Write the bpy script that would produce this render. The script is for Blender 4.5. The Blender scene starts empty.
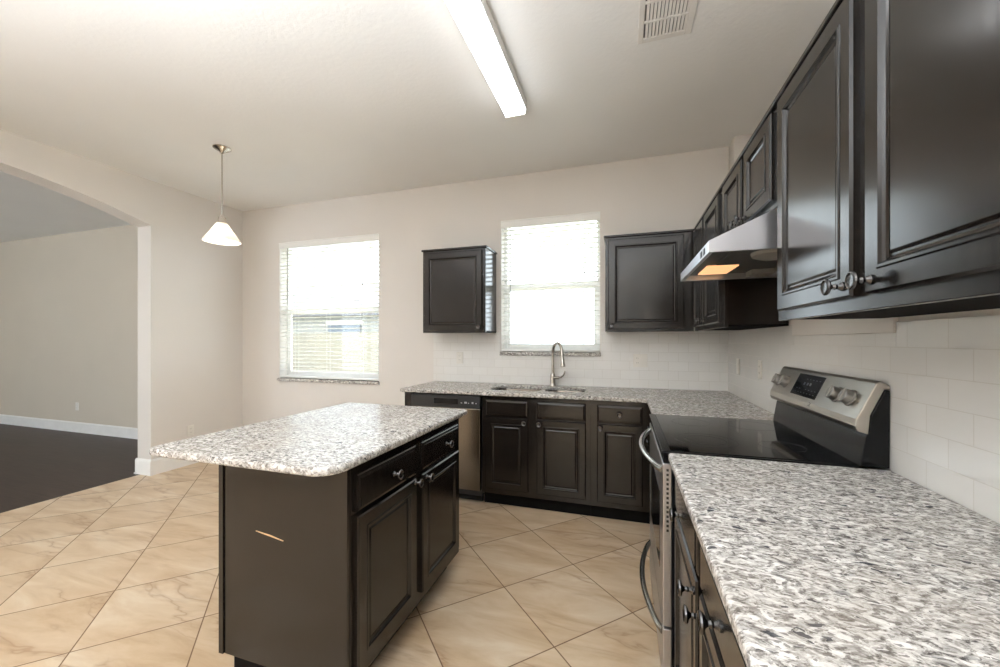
import bpy, bmesh, math, random
from mathutils import Vector
random.seed(7)
S = bpy.context.scene
COL = S.collection

# ------------------------------------------------------------------ camera, world, exposure
cam_data = bpy.data.cameras.new('camera')
cam = bpy.data.objects.new('camera', cam_data)
COL.objects.link(cam)
cam.location = (0, 0, 1.32)
cam.rotation_euler = (math.radians(90), 0, math.radians(17.6287))
cam_data.sensor_width = 36.0
cam_data.lens = 389.345 * 36.0 / 1000.0
cam_data.shift_y = 0.00715
cam_data.clip_start = 0.02
S.camera = cam

world = bpy.data.worlds.new('overcast_sky')
S.world = world
world.use_nodes = True
bgn = world.node_tree.nodes['Background']
bgn.inputs[0].default_value = (0.82, 0.91, 1.0, 1)
bgn.inputs[1].default_value = 4.6
sun_data = bpy.data.lights.new('hazy_sun', 'SUN'); sun_data.energy = 24.0; sun_data.angle = math.radians(3); sun_data.color = (0.96, 0.98, 1.0)
sun = bpy.data.objects.new('hazy_sun', sun_data); COL.objects.link(sun)
fill_data = bpy.data.lights.new('added_bounce_spot', 'SPOT'); fill_data.energy = 640.0; fill_data.spot_size = math.radians(136); fill_data.spot_blend = 0.6  # unseen spot added behind the camera, brightens the room off the ceiling
fill_data.shadow_soft_size = 0.06; fill_data.color = (0.9, 0.95, 1.0)
fill_spot = bpy.data.objects.new('added_bounce_spot', fill_data); COL.objects.link(fill_spot)
fill_spot.location = (-1.1, -1.3, 0.95); fill_spot.rotation_euler = (math.radians(180), 0, 0)
sun.rotation_euler = Vector((0.62, 0.10, -0.78)).to_track_quat('-Z', 'Y').to_euler()

S.view_settings.view_transform = 'Standard'
S.view_settings.look = 'None'
S.view_settings.gamma = 1.0
S.view_settings.exposure = 0.74
S.view_settings.use_curve_mapping = False
try:
    S.cycles.use_denoising = True
    S.cycles.denoiser = 'OPENIMAGEDENOISE'
    S.cycles.max_bounces = 10
    S.cycles.diffuse_bounces = 6
    S.cycles.glossy_bounces = 5
    S.cycles.caustics_reflective = False
    S.cycles.caustics_refractive = False
    S.cycles.sample_clamp_indirect = 6.0
except Exception:
    pass

# lamp strengths (used by the lamps' own builders)
FIXTURE_STRENGTH = 5.0
PENDANT_STRENGTH = 34.0
HOOD_STRENGTH = 0.6

# room dimensions
XR, YB, XL, H = 0.802, 3.55, -4.41, 2.889     # tile face right, tile face back, left wall, ceiling
WT = 0.008                                      # thickness of the wall tile
X0 = -4.605                                      # far side of the left wall
YR = -3.2                                       # rear wall
FX = -9.53                                      # far room's end wall
FY = 3.51                                       # far room's back wall

# ------------------------------------------------------------------ materials
def new_mat(name):
    m = bpy.data.materials.new(name)
    m.use_nodes = True
    nt = m.node_tree
    return m, nt, nt.nodes['Principled BSDF']

def lin(r, g, b):
    f = lambda c: (c / 255 / 12.92) if c / 255 <= 0.04045 else ((c / 255 + 0.055) / 1.055) ** 2.4
    return (f(r), f(g), f(b), 1.0)

def node(nt, t, **kw):
    n = nt.nodes.new(t)
    for k, v in kw.items():
        if k.startswith('i_'):
            key = k[2:]
            n.inputs[int(key) if key.isdigit() else key].default_value = v
        else:
            setattr(n, k, v)
    return n

def mth(nt, op, a, b=None):
    n = nt.nodes.new('ShaderNodeMath'); n.operation = op
    for i, v in enumerate((a, b)):
        if v is None: continue
        if hasattr(v, 'is_linked'): nt.links.new(v, n.inputs[i])
        else: n.inputs[i].default_value = v
    return n.outputs[0]

def position(nt, rot=(0, 0, 0), scale=(1, 1, 1), loc=(0, 0, 0)):
    g = nt.nodes.new('ShaderNodeNewGeometry')
    mp = node(nt, 'ShaderNodeMapping')
    mp.inputs['Rotation'].default_value = rot
    mp.inputs['Scale'].default_value = scale
    mp.inputs['Location'].default_value = loc
    nt.links.new(g.outputs['Position'], mp.inputs['Vector'])
    return mp.outputs['Vector']

def noise(nt, vec, scale, detail=3, rough=0.5, dist=0.0):
    n = node(nt, 'ShaderNodeTexNoise')
    n.inputs['Scale'].default_value = scale
    n.inputs['Detail'].default_value = detail
    n.inputs['Roughness'].default_value = rough
    n.inputs['Distortion'].default_value = dist
    nt.links.new(vec, n.inputs['Vector'])
    return n.outputs['Fac'], n.outputs['Color']

def ramp(nt, fac, stops, mode='LINEAR'):
    r = nt.nodes.new('ShaderNodeValToRGB')
    r.color_ramp.interpolation = mode
    els = r.color_ramp.elements
    while len(els) < len(stops): els.new(0.5)
    for e, (p, c) in zip(els, stops):
        e.position = p
        e.color = c if len(c) == 4 else (*c, 1)
    nt.links.new(fac, r.inputs[0])
    return r.outputs[0]

def mix(nt, fac, a, b):
    n = nt.nodes.new('ShaderNodeMix'); n.data_type = 'RGBA'
    for s, v in ((n.inputs[0], fac), (n.inputs[6], a), (n.inputs[7], b)):
        if hasattr(v, 'is_linked'): nt.links.new(v, s)
        else: s.default_value = v
    return n.outputs[2]

def bump(nt, bsdf, height, strength=0.2, dist=0.01):
    b = nt.nodes.new('ShaderNodeBump')
    b.inputs['Strength'].default_value = strength
    b.inputs['Distance'].default_value = dist
    nt.links.new(height, b.inputs['Height'])
    nt.links.new(b.outputs[0], bsdf.inputs['Normal'])

def plain(name, col, rough=0.5, metal=0.0, spec=0.5, coat=0.0):
    m, nt, b = new_mat(name)
    f, _ = noise(nt, position(nt), 9, 3)
    c = ramp(nt, f, [(0.3, tuple(x * 0.97 for x in col[:3])), (0.7, tuple(min(1, x * 1.03) for x in col[:3]))])
    nt.links.new(c, b.inputs['Base Color'])
    b.inputs['Roughness'].default_value = rough
    b.inputs['Metallic'].default_value = metal
    b.inputs['Specular IOR Level'].default_value = spec
    b.inputs['Coat Weight'].default_value = coat
    return m

def paint(name, col, bump_scale=110, strength=0.08):
    m, nt, b = new_mat(name)
    p = position(nt)
    f, _ = noise(nt, p, 1.3, 2)
    c = ramp(nt, f, [(0.3, tuple(x * 0.98 for x in col[:3])), (0.7, tuple(min(1, x * 1.02) for x in col[:3]))])
    nt.links.new(c, b.inputs['Base Color'])
    b.inputs['Roughness'].default_value = 0.55
    h, _ = noise(nt, p, bump_scale, 3, 0.6)
    bump(nt, b, h, strength, 0.004)
    return m

M_WALL = paint('wall_paint', lin(220, 215, 209))
M_FARWALL = paint('far_room_paint', lin(208, 198, 182))
M_CEIL = paint('ceiling_knockdown', lin(236, 236, 235), 38, 0.35)
M_TRIM = plain('white_trim_paint', lin(240, 239, 236), 0.35)

def make_cabinet():
    m, nt, b = new_mat('espresso_lacquer')
    p = position(nt, scale=(1, 1, 0.09))
    f, _ = noise(nt, p, 60, 4, 0.6)
    c = ramp(nt, f, [(0.3, lin(26, 22, 19)), (0.7, lin(31, 26, 22))])
    nt.links.new(c, b.inputs['Base Color'])
    r = ramp(nt, f, [(0.3, (0.17,) * 3), (0.75, (0.22,) * 3)])
    nt.links.new(r, b.inputs['Roughness'])
    b.inputs['Specular IOR Level'].default_value = 0.52
    bump(nt, b, f, 0.012, 0.001)
    return m
M_CAB = make_cabinet()
M_CABIN = plain('dark_cabinet_underside', lin(22, 20, 19), 0.9, spec=0.1)

def make_granite():
    m, nt, b = new_mat('speckled_granite')
    p = position(nt, rot=(0.3, 0.2, math.radians(35)), scale=(1.0, 1.75, 1.5))
    _, wob = noise(nt, p, 22, 3)
    add = nt.nodes.new('ShaderNodeVectorMath'); add.operation = 'MULTIPLY_ADD'
    nt.links.new(wob, add.inputs[0]); add.inputs[1].default_value = (0.05, 0.05, 0.05)
    nt.links.new(p, add.inputs[2])
    v = add.outputs[0]
    f, _ = noise(nt, v, 58, 6, 0.72)
    base = ramp(nt, f, [(0.36, lin(84, 81, 79)), (0.43, lin(144, 139, 134)), (0.51, lin(196, 192, 187)), (0.62, lin(230, 227, 223))])
    def specks(scale, cut, soft=0.03, ch=0):
        vo = node(nt, 'ShaderNodeTexVoronoi'); vo.inputs['Scale'].default_value = scale
        nt.links.new(v, vo.inputs['Vector'])
        sep = nt.nodes.new('ShaderNodeSeparateColor')
        nt.links.new(vo.outputs['Color'], sep.inputs[0])
        return ramp(nt, sep.outputs[ch], [(cut, (0,) * 3), (cut + soft, (1,) * 3)])
    c = mix(nt, mth(nt, 'MULTIPLY', specks(75, 0.72, 0.2), 0.55), base, lin(146, 141, 138))
    c = mix(nt, mth(nt, 'MULTIPLY', specks(60, 0.85, 0.05, 1), 0.6), c, lin(246, 244, 240))
    c = mix(nt, mth(nt, 'MULTIPLY', specks(150, 0.86, 0.03, 2), 0.7), c, lin(84, 78, 76))
    c = mix(nt, mth(nt, 'MULTIPLY', specks(72, 0.955), 0.9), c, lin(44, 48, 58))
    f2, _ = noise(nt, position(nt, loc=(3, 1, 2)), 5, 3)
    c = mix(nt, ramp(nt, f2, [(0.45, (0,) * 3), (0.75, (0.35,) * 3)]), c, lin(168, 156, 142))
    nt.links.new(c, b.inputs['Base Color'])
    b.inputs['Roughness'].default_value = 0.2
    b.inputs['Specular IOR Level'].default_value = 0.05
    return m
M_GRANITE = make_granite()

def make_floor_tile():
    m, nt, b = new_mat('beige_stone_tile')
    a = math.radians(45)
    s = 0.46
    # tile corners stand at (-0.285, 2.32)
    p = position(nt, loc=(0, 0, 0))
    sep = nt.nodes.new('ShaderNodeSeparateXYZ'); nt.links.new(p, sep.inputs[0])
    x = mth(nt, 'SUBTRACT', sep.outputs[0], -0.285); y = mth(nt, 'SUBTRACT', sep.outputs[1], 2.32)
    k = 1 / (math.sqrt(2) * s)
    u = mth(nt, 'MULTIPLY', mth(nt, 'ADD', x, y), k)
    w = mth(nt, 'MULTIPLY', mth(nt, 'SUBTRACT', x, y), k)
    def edge(t):
        fr = mth(nt, 'FRACT', t)
        return mth(nt, 'MINIMUM', fr, mth(nt, 'SUBTRACT', 1.0, fr))
    d = mth(nt, 'MINIMUM', edge(u), edge(w))
    grout = ramp(nt, d, [(0.0035, (1,) * 3), (0.0062, (0,) * 3)])
    comb = nt.nodes.new('ShaderNodeCombineXYZ')
    nt.links.new(mth(nt, 'FLOOR', u), comb.inputs[0]); nt.links.new(mth(nt, 'FLOOR', w), comb.inputs[1])
    wn = nt.nodes.new('ShaderNodeTexWhiteNoise'); nt.links.new(comb.outputs[0], wn.inputs[0])
    vm = nt.nodes.new('ShaderNodeVectorMath'); vm.operation = 'MULTIPLY_ADD'
    nt.links.new(wn.outputs['Color'], vm.inputs[0]); vm.inputs[1].default_value = (9, 9, 9)
    mp = position(nt, rot=(0, 0, math.radians(-24)), scale=(0.8, 3.2, 1))
    nt.links.new(mp, vm.inputs[2])
    f, _ = noise(nt, vm.outputs[0], 2.2, 6, 0.6, 0.6)
    col = ramp(nt, f, [(0.25, lin(184, 153, 118)), (0.42, lin(204, 178, 146)), (0.55, lin(214, 191, 162)), (0.72, lin(226, 210, 187))])
    f2, _ = noise(nt, vm.outputs[0], 1.9, 4, 0.5, 0.5)
    vein = mth(nt, 'ABSOLUTE', mth(nt, 'SUBTRACT', f2, 0.5))
    veinm = ramp(nt, vein, [(0.0, (0.6,) * 3), (0.014, (0.25,) * 3), (0.05, (0,) * 3)])
    f3, _ = noise(nt, vm.outputs[0], 1.7, 2)
    veinm = mth(nt, 'MULTIPLY', veinm, ramp(nt, f3, [(0.42, (0,) * 3), (0.6, (1,) * 3)]))
    col = mix(nt, veinm, col, lin(158, 118, 82))
    tint = ramp(nt, wn.outputs['Value'], [(0, (0.95, 0.94, 0.93)), (1, (1, 1, 1))])
    mm = nt.nodes.new('ShaderNodeMix'); mm.data_type = 'RGBA'; mm.blend_type = 'MULTIPLY'; mm.inputs[0].default_value = 1
    nt.links.new(col, mm.inputs[6]); nt.links.new(tint, mm.inputs[7])
    col = mix(nt, grout, mm.outputs[2], lin(112, 84, 60))
    nt.links.new(col, b.inputs['Base Color'])
    nt.links.new(ramp(nt, grout, [(0, (0.3,) * 3), (1, (0.8,) * 3)]), b.inputs['Roughness'])
    bump(nt, b, mth(nt, 'SUBTRACT', 1.0, grout), 0.3, 0.002)
    return m
M_FLOOR = make_floor_tile()

def make_wood_floor():
    m, nt, b = new_mat('espresso_plank_floor')
    br = node(nt, 'ShaderNodeTexBrick')
    br.offset = 0.37
    br.inputs['Scale'].default_value = 1
    br.inputs['Mortar Size'].default_value = 0.0015
    br.inputs['Brick Width'].default_value = 1.2
    br.inputs['Row Height'].default_value = 0.125
    br.inputs['Color1'].default_value = lin(62, 50, 44)
    br.inputs['Color2'].default_value = lin(50, 40, 35)
    br.inputs['Mortar'].default_value = lin(26, 21, 19)
    nt.links.new(position(nt), br.inputs['Vector'])
    f, _ = noise(nt, position(nt, scale=(1, 12, 1)), 4, 4)
    c = mix(nt, ramp(nt, f, [(0.35, (0,) * 3), (0.7, (0.6,) * 3)]), br.outputs['Color'], lin(74, 62, 57))
    nt.links.new(c, b.inputs['Base Color'])
    b.inputs['Roughness'].default_value = 0.42
    b.inputs['Specular IOR Level'].default_value = 0.25
    return m
M_WOOD = make_wood_floor()

def make_subway(name, axis):
    m, nt, b = new_mat(name)
    g = nt.nodes.new('ShaderNodeNewGeometry')
    sep = nt.nodes.new('ShaderNodeSeparateXYZ'); nt.links.new(g.outputs['Position'], sep.inputs[0])
    comb = nt.nodes.new('ShaderNodeCombineXYZ')
    t = mth(nt, 'SUBTRACT', sep.outputs[axis], 1.391 if axis == 1 else 0.05)
    z = mth(nt, 'SUBTRACT', sep.outputs[2], 1.300 - 0.0785 * 40)
    nt.links.new(mth(nt, 'ADD', t, 0.154 * 60), comb.inputs[0])
    nt.links.new(z, comb.inputs[1])
    br = node(nt, 'ShaderNodeTexBrick')
    br.offset = 0.5
    br.inputs['Scale'].default_value = 1
    br.inputs['Mortar Size'].default_value = 0.0013
    br.inputs['Mortar Smooth'].default_value = 0.2
    br.inputs['Brick Width'].default_value = 0.154
    br.inputs['Row Height'].default_value = 0.0785
    br.inputs['Color1'].default_value = lin(231, 229, 225)
    br.inputs['Color2'].default_value = lin(227, 225, 221)
    br.inputs['Mortar'].default_value = lin(206, 202, 195)
    nt.links.new(comb.outputs[0], br.inputs['Vector'])
    nt.links.new(br.outputs['Color'], b.inputs['Base Color'])
    nt.links.new(ramp(nt, br.outputs['Fac'], [(0, (0.16,) * 3), (1, (0.7,) * 3)]), b.inputs['Roughness'])
    f, _ = noise(nt, g.outputs['Position'], 14, 2)
    hgt = mth(nt, 'ADD', mth(nt, 'SUBTRACT', 1.0, br.outputs['Fac']), mth(nt, 'MULTIPLY', f, 0.25))
    bump(nt, b, hgt, 0.35, 0.0015)
    return m
M_SUB_R = make_subway('white_subway_tile_right', 1)
M_SUB_B = make_subway('white_subway_tile_back', 0)

def make_steel(name, col, rough, axis_scale):
    m, nt, b = new_mat(name)
    f, _ = noise(nt, position(nt), 3, 2)
    nt.links.new(ramp(nt, f, [(0.3, tuple(x * 0.97 for x in col[:3])), (0.7, col[:3])]), b.inputs['Base Color'])
    b.inputs['Roughness'].default_value = rough
    b.inputs['Metallic'].default_value = 1
    return m
M_STEEL = make_steel('brushed_stainless', lin(196, 195, 198), 0.32, (1, 1, 12))
M_STEELH = make_steel('brushed_stainless_horizontal', lin(190, 184, 174), 0.32, (1, 14, 1))
M_STEELD = make_steel('dishwasher_stainless', lin(128, 122, 114), 0.2, (12, 1, 1))
M_KNOBS = plain('silver_knob_plastic', lin(150, 145, 138), 0.35, 0.5)
M_NICKEL = make_steel('brushed_nickel', lin(186, 180, 172), 0.24, (1, 1, 1))
M_KNOB = make_steel('pewter_knob', lin(98, 97, 97), 0.25, (1, 1, 1))
M_HANDLE = make_steel('satin_steel_bar', lin(178, 174, 168), 0.22, (1, 1, 1))
M_BLACK = plain('black_enamel', lin(17, 18, 20), 0.22, spec=0.28)
M_BLACKP = plain('black_plastic', lin(34, 35, 37), 0.4)
M_GLASSTOP = plain('black_ceramic_glass', lin(14, 14, 16), 0.05)
M_RING = plain('burner_ring_print', lin(104, 104, 106), 0.15)
M_MARK = plain('grey_print', lin(176, 178, 180), 0.4)
M_DISPLAY = plain('dark_display_glass', lin(20, 21, 24), 0.08)
M_PLATE = plain('white_outlet_plastic', lin(226, 222, 214), 0.35)
M_SLOT = plain('outlet_slot', lin(90, 86, 80), 0.6)
M_RAW = plain('raw_chipped_wood', lin(206, 172, 132), 0.7)
M_VINYL = plain('white_vinyl', lin(236, 236, 234), 0.35)
M_VENTDARK = plain('vent_dark_slot', lin(110, 106, 102), 0.8)
M_VENT = plain('vent_white_paint', lin(226, 223, 219), 0.45)
M_FILTER = plain('hood_filter_grey', lin(92, 92, 90), 0.45, 0.6)
M_PANEL = plain('hood_panel_grey', lin(150, 148, 142), 0.4, 0.3)

def make_blind():
    m, nt, b = new_mat('white_blind_slat')
    b.inputs['Base Color'].default_value = lin(240, 239, 235)
    b.inputs['Roughness'].default_value = 0.4
    b.inputs['Transmission Weight'].default_value = 0.0
    tr = nt.nodes.new('ShaderNodeBsdfTranslucent'); tr.inputs[0].default_value = lin(240, 239, 234)
    mx = nt.nodes.new('ShaderNodeMixShader'); mx.inputs[0].default_value = 0.03
    out = nt.nodes['Material Output']
    nt.links.new(b.outputs[0], mx.inputs[1]); nt.links.new(tr.outputs[0], mx.inputs[2])
    nt.links.new(mx.outputs[0], out.inputs[0])
    return m
M_BLIND = make_blind()

def make_pane():
    m, nt, b = new_mat('window_glass')
    out = nt.nodes['Material Output']
    tr = nt.nodes.new('ShaderNodeBsdfTransparent'); tr.inputs[0].default_value = (0.96, 0.97, 0.96, 1)
    gl = nt.nodes.new('ShaderNodeBsdfGlossy'); gl.inputs['Roughness'].default_value = 0.02
    fr = nt.nodes.new('ShaderNodeFresnel'); fr.inputs[0].default_value = 1.45
    mx = nt.nodes.new('ShaderNodeMixShader')
    nt.links.new(mth(nt, 'MULTIPLY', fr.outputs[0], 0.35), mx.inputs[0])
    nt.links.new(tr.outputs[0], mx.inputs[1]); nt.links.new(gl.outputs[0], mx.inputs[2])
    nt.links.new(mx.outputs[0], out.inputs[0])
    return m
M_PANE = make_pane()

def emit(name, col, strength):
    m, nt, b = new_mat(name)
    b.inputs['Base Color'].default_value = (*col, 1)
    b.inputs['Emission Color'].default_value = (*col, 1)
    b.inputs['Emission Strength'].default_value = strength
    b.inputs['Roughness'].default_value = 0.3
    return m
M_TUBE = emit('lit_fluorescent_diffuser', (0.97, 0.985, 1.0), FIXTURE_STRENGTH)
M_BULB = emit('lit_bulb', (1.0, 0.96, 0.9), PENDANT_STRENGTH)
M_LENS = emit('lit_hood_lens', (1.0, 0.56, 0.26), HOOD_STRENGTH)

def make_shade():
    m, nt, b = new_mat('frosted_glass_shade')
    b.inputs['Base Color'].default_value = lin(250, 246, 238)
    b.inputs['Roughness'].default_value = 0.35
    tr = nt.nodes.new('ShaderNodeBsdfTranslucent'); tr.inputs[0].default_value = lin(252, 247, 238)
    mx = nt.nodes.new('ShaderNodeMixShader'); mx.inputs[0].default_value = 0.5
    nt.links.new(b.outputs[0], mx.inputs[1]); nt.links.new(tr.outputs[0], mx.inputs[2])
    nt.links.new(mx.outputs[0], nt.nodes['Material Output'].inputs[0])
    return m
M_SHADE = make_shade()
M_FENCE = plain('weathered_fence', lin(112, 107, 96), 0.8)
M_STUCCO = paint('neighbour_stucco', lin(120, 119, 115), 60, 0.2)
M_SHINGLE = plain('grey_shingles', lin(78, 78, 82), 0.9)
M_GROUND = plain('pale_ground', lin(208, 210, 212), 0.9)  # unseen ground, made pale to bounce sunlight up to the ceiling
M_LAWN = plain('dry_lawn', lin(112, 110, 92), 0.9)
M_HOUSEWIN = plain('neighbour_window_glass', lin(70, 78, 88), 0.1)
M_LEAF = plain('hedge_leaf', lin(110, 128, 92), 0.7)

# ------------------------------------------------------------------ mesh building
class MB:
    def __init__(self): self.v, self.f = [], []
    def add(self, vs, fs):
        o = len(self.v)
        self.v += [tuple(p) for p in vs]
        self.f += [tuple(i + o for i in f) for f in fs]
        return self
    def box(self, x0, y0, z0, x1, y1, z1):
        vs = [(x, y, z) for x in (x0, x1) for y in (y0, y1) for z in (z0, z1)]
        return self.add(vs, [(0, 1, 3, 2), (4, 6, 7, 5), (0, 4, 5, 1), (2, 3, 7, 6), (0, 2, 6, 4), (1, 5, 7, 3)])
    def prism(self, poly, axis, a, b):
        """polygon in the two other axes, extruded along axis from a to b"""
        def P(p, t):
            return {0: (t, p[0], p[1]), 1: (p[0], t, p[1]), 2: (p[0], p[1], t)}[axis]
        n = len(poly)
        return self.add([P(p, a) for p in poly] + [P(p, b) for p in poly],
                        [tuple(range(n)), tuple(range(2 * n - 1, n - 1, -1))] +
                        [(i, (i + 1) % n, n + (i + 1) % n, n + i) for i in range(n)])
    def lathe(self, prof, o, ax=(0, 0, 1), n=24, sx=1.0, closed=True):
        ax = Vector(ax).normalized()
        t = Vector((0, 0, 1)) if abs(ax.z) < 0.9 else Vector((1, 0, 0))
        e2 = (t - ax * t.dot(ax)).normalized(); e1 = ax.cross(e2)
        o = Vector(o); vs, fs = [], []
        for r, h in prof:
            for k in range(n):
                a = 2 * math.pi * k / n
                vs.append(o + ax * h + e1 * (r * math.cos(a) * sx) + e2 * (r * math.sin(a)))
        for i in range(len(prof) - 1):
            for k in range(n):
                fs.append((i * n + k, i * n + (k + 1) % n, (i + 1) * n + (k + 1) % n, (i + 1) * n + k))
        if closed:
            fs.append(tuple(range(n))); fs.append(tuple((len(prof) - 1) * n + k for k in range(n)))
        return self.add(vs, fs)
    def tube(self, pts, r, n=12):
        pts = [Vector(p) for p in pts]
        rs = r if isinstance(r, (list, tuple)) else [r] * len(pts)
        vs, fs = [], []
        up = None
        for i, p in enumerate(pts):
            d = (pts[min(i + 1, len(pts) - 1)] - pts[max(i - 1, 0)]).normalized()
            if up is None:
                up = Vector((0, 0, 1)) if abs(d.z) < 0.9 else Vector((1, 0, 0))
            e1 = (up - d * up.dot(d)).normalized(); up = e1
            e2 = d.cross(e1)
            for k in range(n):
                a = 2 * math.pi * k / n
                vs.append(p + (e1 * math.cos(a) + e2 * math.sin(a)) * rs[i])
        for i in range(len(pts) - 1):
            for k in range(n):
                fs.append((i * n + k, i * n + (k + 1) % n, (i + 1) * n + (k + 1) % n, (i + 1) * n + k))
        fs.append(tuple(range(n))); fs.append(tuple((len(pts) - 1) * n + k for k in range(n)))
        return self.add(vs, fs)
    def build(self, name, mat, parent=None, bevel=0.0, smooth=False, seg=2):
        o = Vector((0, 0, 0))
        p = parent
        while p is not None:
            o = o + p.location; p = p.parent
        me = bpy.data.meshes.new(name)
        me.from_pydata([tuple(Vector(v) - o) for v in self.v], [], self.f)
        bm = bmesh.new(); bm.from_mesh(me)
        bmesh.ops.recalc_face_normals(bm, faces=bm.faces[:])
        bm.to_mesh(me); bm.free()
        me.materials.append(mat)
        ob = bpy.data.objects.new(name, me)
        COL.objects.link(ob)
        if parent is not None: ob.parent = parent
        if smooth:
            for q in me.polygons: q.use_smooth = True
            try: me.set_sharp_from_angle(angle=math.radians(38))
            except Exception: pass
        if bevel:
            md = ob.modifiers.new('edge', 'BEVEL'); md.width = bevel; md.segments = seg
            md.limit_method = 'ANGLE'; md.angle_limit = math.radians(40)
        return ob

def box(name, a, b, mat, parent=None, bevel=0.0):
    return MB().box(*a, *b).build(name, mat, parent, bevel)

def thing(name, loc, label, cat, group=None):
    o = bpy.data.objects.new(name, None)
    COL.objects.link(o)
    o.location = loc; o.empty_display_size = 0.1
    return tag(o, label, cat, group)

def tag(o, label, cat, group=None):
    o['label'] = label; o['category'] = cat
    if group: o['group'] = group
    return o

def struct(o, label=None):
    o['kind'] = 'structure'
    if label: o['label'] = label; 
    return o

def rect_loops(loops, F):
    """nested rectangles (u0,v0,u1,v1,height) joined into one relief; F maps (u,v,n) to the world"""
    vs, fs = [], []
    for u0, v0, u1, v1, h in loops:
        vs += [F(u0, v0, h), F(u1, v0, h), F(u1, v1, h), F(u0, v1, h)]
    for i in range(len(loops) - 1):
        for k in range(4):
            a, b = i * 4 + k, i * 4 + (k + 1) % 4
            fs.append((a, b, b + 4, a + 4))
    fs.append((0, 1, 2, 3)); n = len(loops) * 4 - 4
    fs.append((n, n + 1, n + 2, n + 3))
    return vs, fs

DOOR_PROFILE = [(0, 0), (0, 0.013), (0.005, 0.019), (0.046, 0.019), (0.049, 0.022), (0.054, 0.022), (0.058, 0.017), (0.061, 0.012),
                (0.067, 0.010), (0.071, 0.010), (0.078, 0.0135)]
DRAWER_PROFILE = [(0, 0), (0, 0.010), (0.004, 0.014), (0.013, 0.016), (0.017, 0.019)]

def relief(name, F, u0, v0, u1, v1, prof, mat, parent):
    loops = [(u0 + i, v0 + i, u1 - i, v1 - i, h) for i, h in prof]
    vs, fs = rect_loops(loops, F)
    return MB().add(vs, fs).build(name, mat, parent)

KNOB_PROFILE = [(0.0105, 0), (0.0105, 0.003), (0.0075, 0.006), (0.0052, 0.011), (0.0068, 0.016), (0.0048, 0.021), (0.0085, 0.026), (0.017, 0.029),
                (0.0198, 0.0325), (0.0188, 0.0362), (0.0165, 0.0375), (0.0142, 0.0355), (0.008, 0.0345)]
def knob(F, nrm, u, v, h, parent, mat=None):
    return MB().lathe(KNOB_PROFILE, F(u, v, h), nrm, 20).build('knob', mat or M_KNOB, parent, smooth=True)

def cabinet_fronts(root, F, nrm, doors=(), drawers=()):
    for u0, v0, u1, v1, kn in doors:
        d = relief('door', F, u0, v0, u1, v1, DOOR_PROFILE, M_CAB, root)
        if kn: knob(F, nrm, kn[0], kn[1], 0.0195, d)
    for u0, v0, u1, v1, kn in drawers:
        d = relief('drawer', F, u0, v0, u1, v1, DRAWER_PROFILE, M_CAB, root)
        if kn: knob(F, nrm, kn[0], kn[1], 0.0192, d)

# ------------------------------------------------------------------ room shell
struct(box('floor', (-4.545, YR - 0.2, -0.05), (XR + 0.6, YB + 0.2, 0), M_FLOOR))
struct(box('floor_far_room', (FX - 0.2, YR - 0.2, -0.05), (-4.546, YB + 0.2, -0.001), M_WOOD))
struct(box('ceiling', (FX - 0.2, YR - 0.2, H), (XR + 0.8, YB + 0.2, H + 0.1), M_CEIL))

# left wall with the wide segmental arch
yc, zt, R, ya = 1.16, 2.668, 4.66, 2.598
yb_ = 2 * yc - ya
pts = [(YR, 0.0), (yb_, 0.0)]
N = 36
for i in range(N + 1):
    y = yb_ + (ya - yb_) * i / N
    pts.append((y, zt - (y - yc) ** 2 / (2 * R)))
pts += [(ya, 0.0), (YB + WT, 0.0), (YB + WT, H), (YR, H)]
struct(MB().prism(pts, 0, X0, XL).build('wall_left', M_WALL))

# back wall with two window openings
W1 = (-3.835, -2.485, 0.886, 2.455)
W2 = (-1.118, -0.2, 1.215, 2.46)
YW0, YW1 = YB + WT, YB + 0.165
mb = MB()
xs = [XL, W1[0], W1[1], W2[0], W2[1], XR + 0.35]
def wall_strip(x0, x1, op=None):
    if op is None: mb.box(x0, YW0, 0, x1, YW1, H)
    else:
        mb.box(x0, YW0, 0, x1, YW1, op[2]); mb.box(x0, YW0, op[3], x1, YW1, H)
wall_strip(xs[0] - 0.2, xs[1]); wall_strip(xs[1], xs[2], W1); wall_strip(xs[2], xs[3]); wall_strip(xs[3], xs[4], W2); wall_strip(xs[4], xs[5] + 0.3)
struct(mb.build('wall_back', M_WALL))

RD = (-3.0, -1.7, 2.1)            # y range and height of an unseen door opening added to let daylight in
# right wall: tiled face below, a recess above the wall cabinets
mb = MB()
mb.box(XR + WT, YR, 0, XR + 0.15, RD[0], 2.25); mb.box(XR + WT, RD[1], 0, XR + 0.15, YW0, 2.25); mb.box(XR + WT, RD[0], RD[2], XR + 0.15, RD[1], 2.25)
mb.box(XR + WT, 3.394, 2.25, XR + 0.55, YW0, H)
mb.box(XR + 0.15, YR, 2.19, XR + 0.55, 3.394, 2.25)
mb.box(XR + 0.55, YR, 2.19, XR + 0.65, YW0, H)
struct(mb.build('wall_right', M_WALL))

# rear wall behind the camera
mb = MB()
mb.box(X0, YR - 0.15, 0, XR + 0.65, YR, H)
struct(mb.build('wall_rear', M_WALL))
# far room
struct(box('wall_far_back', (FX - 0.12, FY, 0), (X0, FY + 0.14, H), M_FARWALL))
struct(box('wall_far_end', (FX - 0.12, YR, 0), (FX, FY, H), M_FARWALL))
mb = MB()
FR = (-8.9, -5.6, 0.3, 2.5)  # out-of-view window opening, added to light the far room
mb.box(FX - 0.12, YR - 0.15, 0, FR[0], YR, H); mb.box(FR[1], YR - 0.15, 0, X0, YR, H)
mb.box(FR[0], YR - 0.15, 0, FR[1], YR, FR[2]); mb.box(FR[0], YR - 0.15, FR[3], FR[1], YR, H)
struct(mb.build('wall_far_rear', M_FARWALL))

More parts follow.
